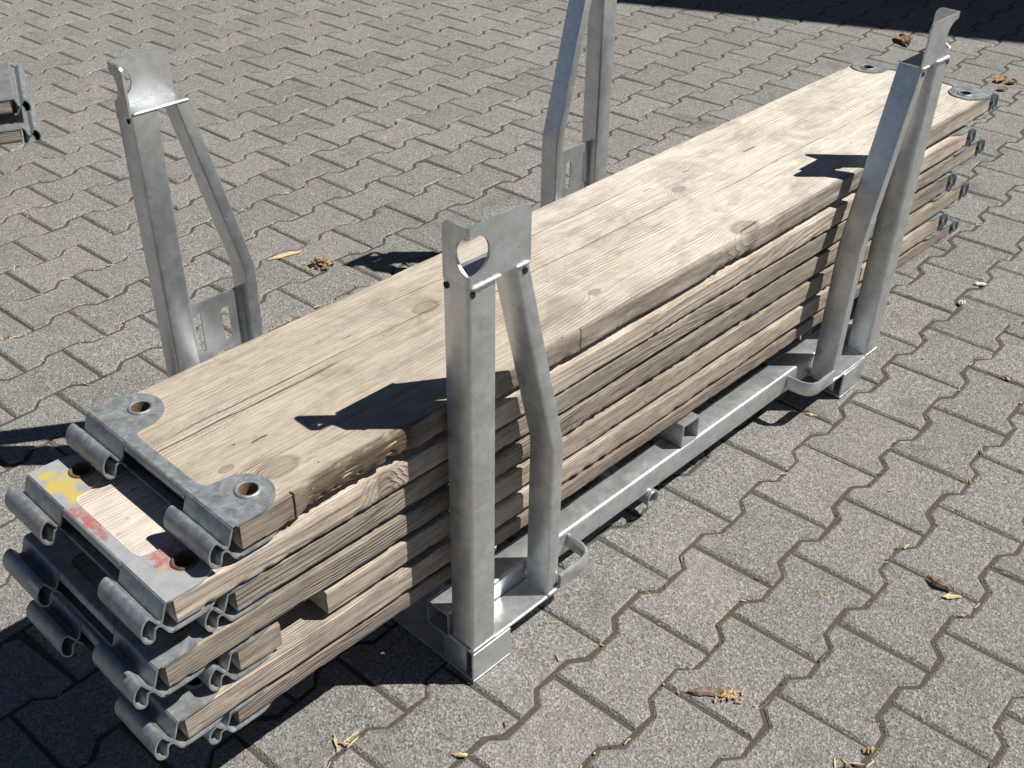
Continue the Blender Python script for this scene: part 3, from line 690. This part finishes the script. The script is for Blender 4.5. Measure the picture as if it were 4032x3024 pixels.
chip('wood_chip', 'short yellow chip lying beside a joint near the front foot', 'wood chip', (-.114, -.074), (-.098, -.090), .006, .003, STRAW, 30)
chip('wood_chip', 'yellow wood chip lying in the joint beneath the lifting handle shadow', 'wood chip', (.988, .022), (.999, .000), .007, .003, STRAW, 31)
leaf('crumpled brown leaf just before the dark building shadow', (3.435, 1.137), (3.362, 1.050), .05, .028, 40)
leaf('larger of two touching brown leaves beyond the plank ends', (3.217, .632), (3.276, .622), .034, .022, 41)
leaf('smaller of two touching brown leaves beyond the plank ends', (3.232, .600), (3.270, .580), .03, .018, 42)
leaf('single orange leaf scrap beyond the topmost plank end', (3.146, .597), (3.172, .570), .028, .014, 43)
chip('white_crumb', 'larger white chalky flake on a paver right of the rack', 'flake', (1.765, .024), (1.789, .000), .012, .004, WHITE, 50)
chip('white_crumb', 'smaller white chalky crumb in a paver joint right of the rack', 'flake', (1.645, .010), (1.661, -.005), .012, .006, WHITE, 51, rough=.6)
crumbs('wood_crumbs', 'small yellow brown heap of wood crumbs right of the rack', (1.410, -.208), (1.428, -.234), .018, 30, .0045, (ROT, BARK), 52, .008)
chip('twig', 'short dark twig on the pavers behind the topmost plank', 'twig', (2.678, .984), (2.701, .961), .008, .006, BARK, 53)
chip('wood_chip', 'upright reddish chip stuck in a joint in the foreground', 'wood chip', (.313, -.498), (.328, -.509), .010, .008, ROT, 54)
for i in range(4):
    t = i / 3; a = Vector((.266, -.480)).lerp(Vector((.302, -.517)), t); an = .6 + i * .8
    chip('wood_splinter', 'pale splinter in the loose row at the foreground joint', 'splinter', (a.x - .009 * math.cos(an), a.y - .009 * math.sin(an)), (a.x + .011 * math.cos(an), a.y + .011 * math.sin(an)), .0028, .0014, STRAW, 60 + i, group='row of splinters at the foreground joint')
crumbs('sawdust_patch', 'faint orange sawdust spot on a paver in the open yard', (.537, -.259), (.571, -.293), .030, 110, .0011, (ROT,), 81, .0)
crumbs('sawdust_patch', 'small orange sawdust spot on a paver near the side rail', (.538, -.060), (.564, -.084), .02, 60, .0010, (ROT,), 82, .0)
# countless little splinters caught in the joints
rj = random.Random(5); jm = MB(); jd = MB()
edges = paver_outline(-.0003)
for (bad, zc, c, rr, p) in allp[:300]:
    for _ in range(rj.choice((0, 1, 2, 3, 6))):
        e = rj.randrange(12); a, b = Vector(edges[e]), Vector(edges[(e + 1) % 12]); t = rj.random(); q = a.lerp(b, t); d = (b - a).normalized()
        an = math.atan2(d.y, d.x) + rj.gauss(0, .35) + pav_ang; ca, sa = math.cos(pav_ang), math.sin(pav_ang)
        wx, wy = p.x + q.x * ca - q.y * sa, p.y + q.x * sa + q.y * ca
        Lc = .003 + .024 * rj.random() ** 2.2; wd_ = rj.uniform(.0005, .0015); zz = rj.uniform(-.0048, -.0012)
        if rj.random() < .14: wx += rj.gauss(0, .02); wy += rj.gauss(0, .02); zz = .0004; an = rj.uniform(0, 6.3); Lc *= .7
        ax, ay = math.cos(an), math.sin(an); tz = rj.uniform(-.0015, .0015) if zz < 0 else 0
        (jm if rj.random() < .6 else jd).rings([[(wx + ax * s * Lc / 2 - ay * u * wd_, wy + ay * s * Lc / 2 + ax * u * wd_, zz + tz * s + w__ * .0015) for u, w__ in ((-1, 0), (1, 0), (.5, 1), (-.5, 1))] for s in (-1, 1)])
o = jm.build('joint_splinters', STRAW, None, 20); o['kind'] = 'stuff'; o['label'] = 'pale wood splinters scattered in the paver joints'; o['category'] = 'splinters'
o = jd.build('joint_bark_crumbs', BARK, None, 20); o['kind'] = 'stuff'; o['label'] = 'dark bark crumbs scattered in the paver joints'; o['category'] = 'bark crumbs'
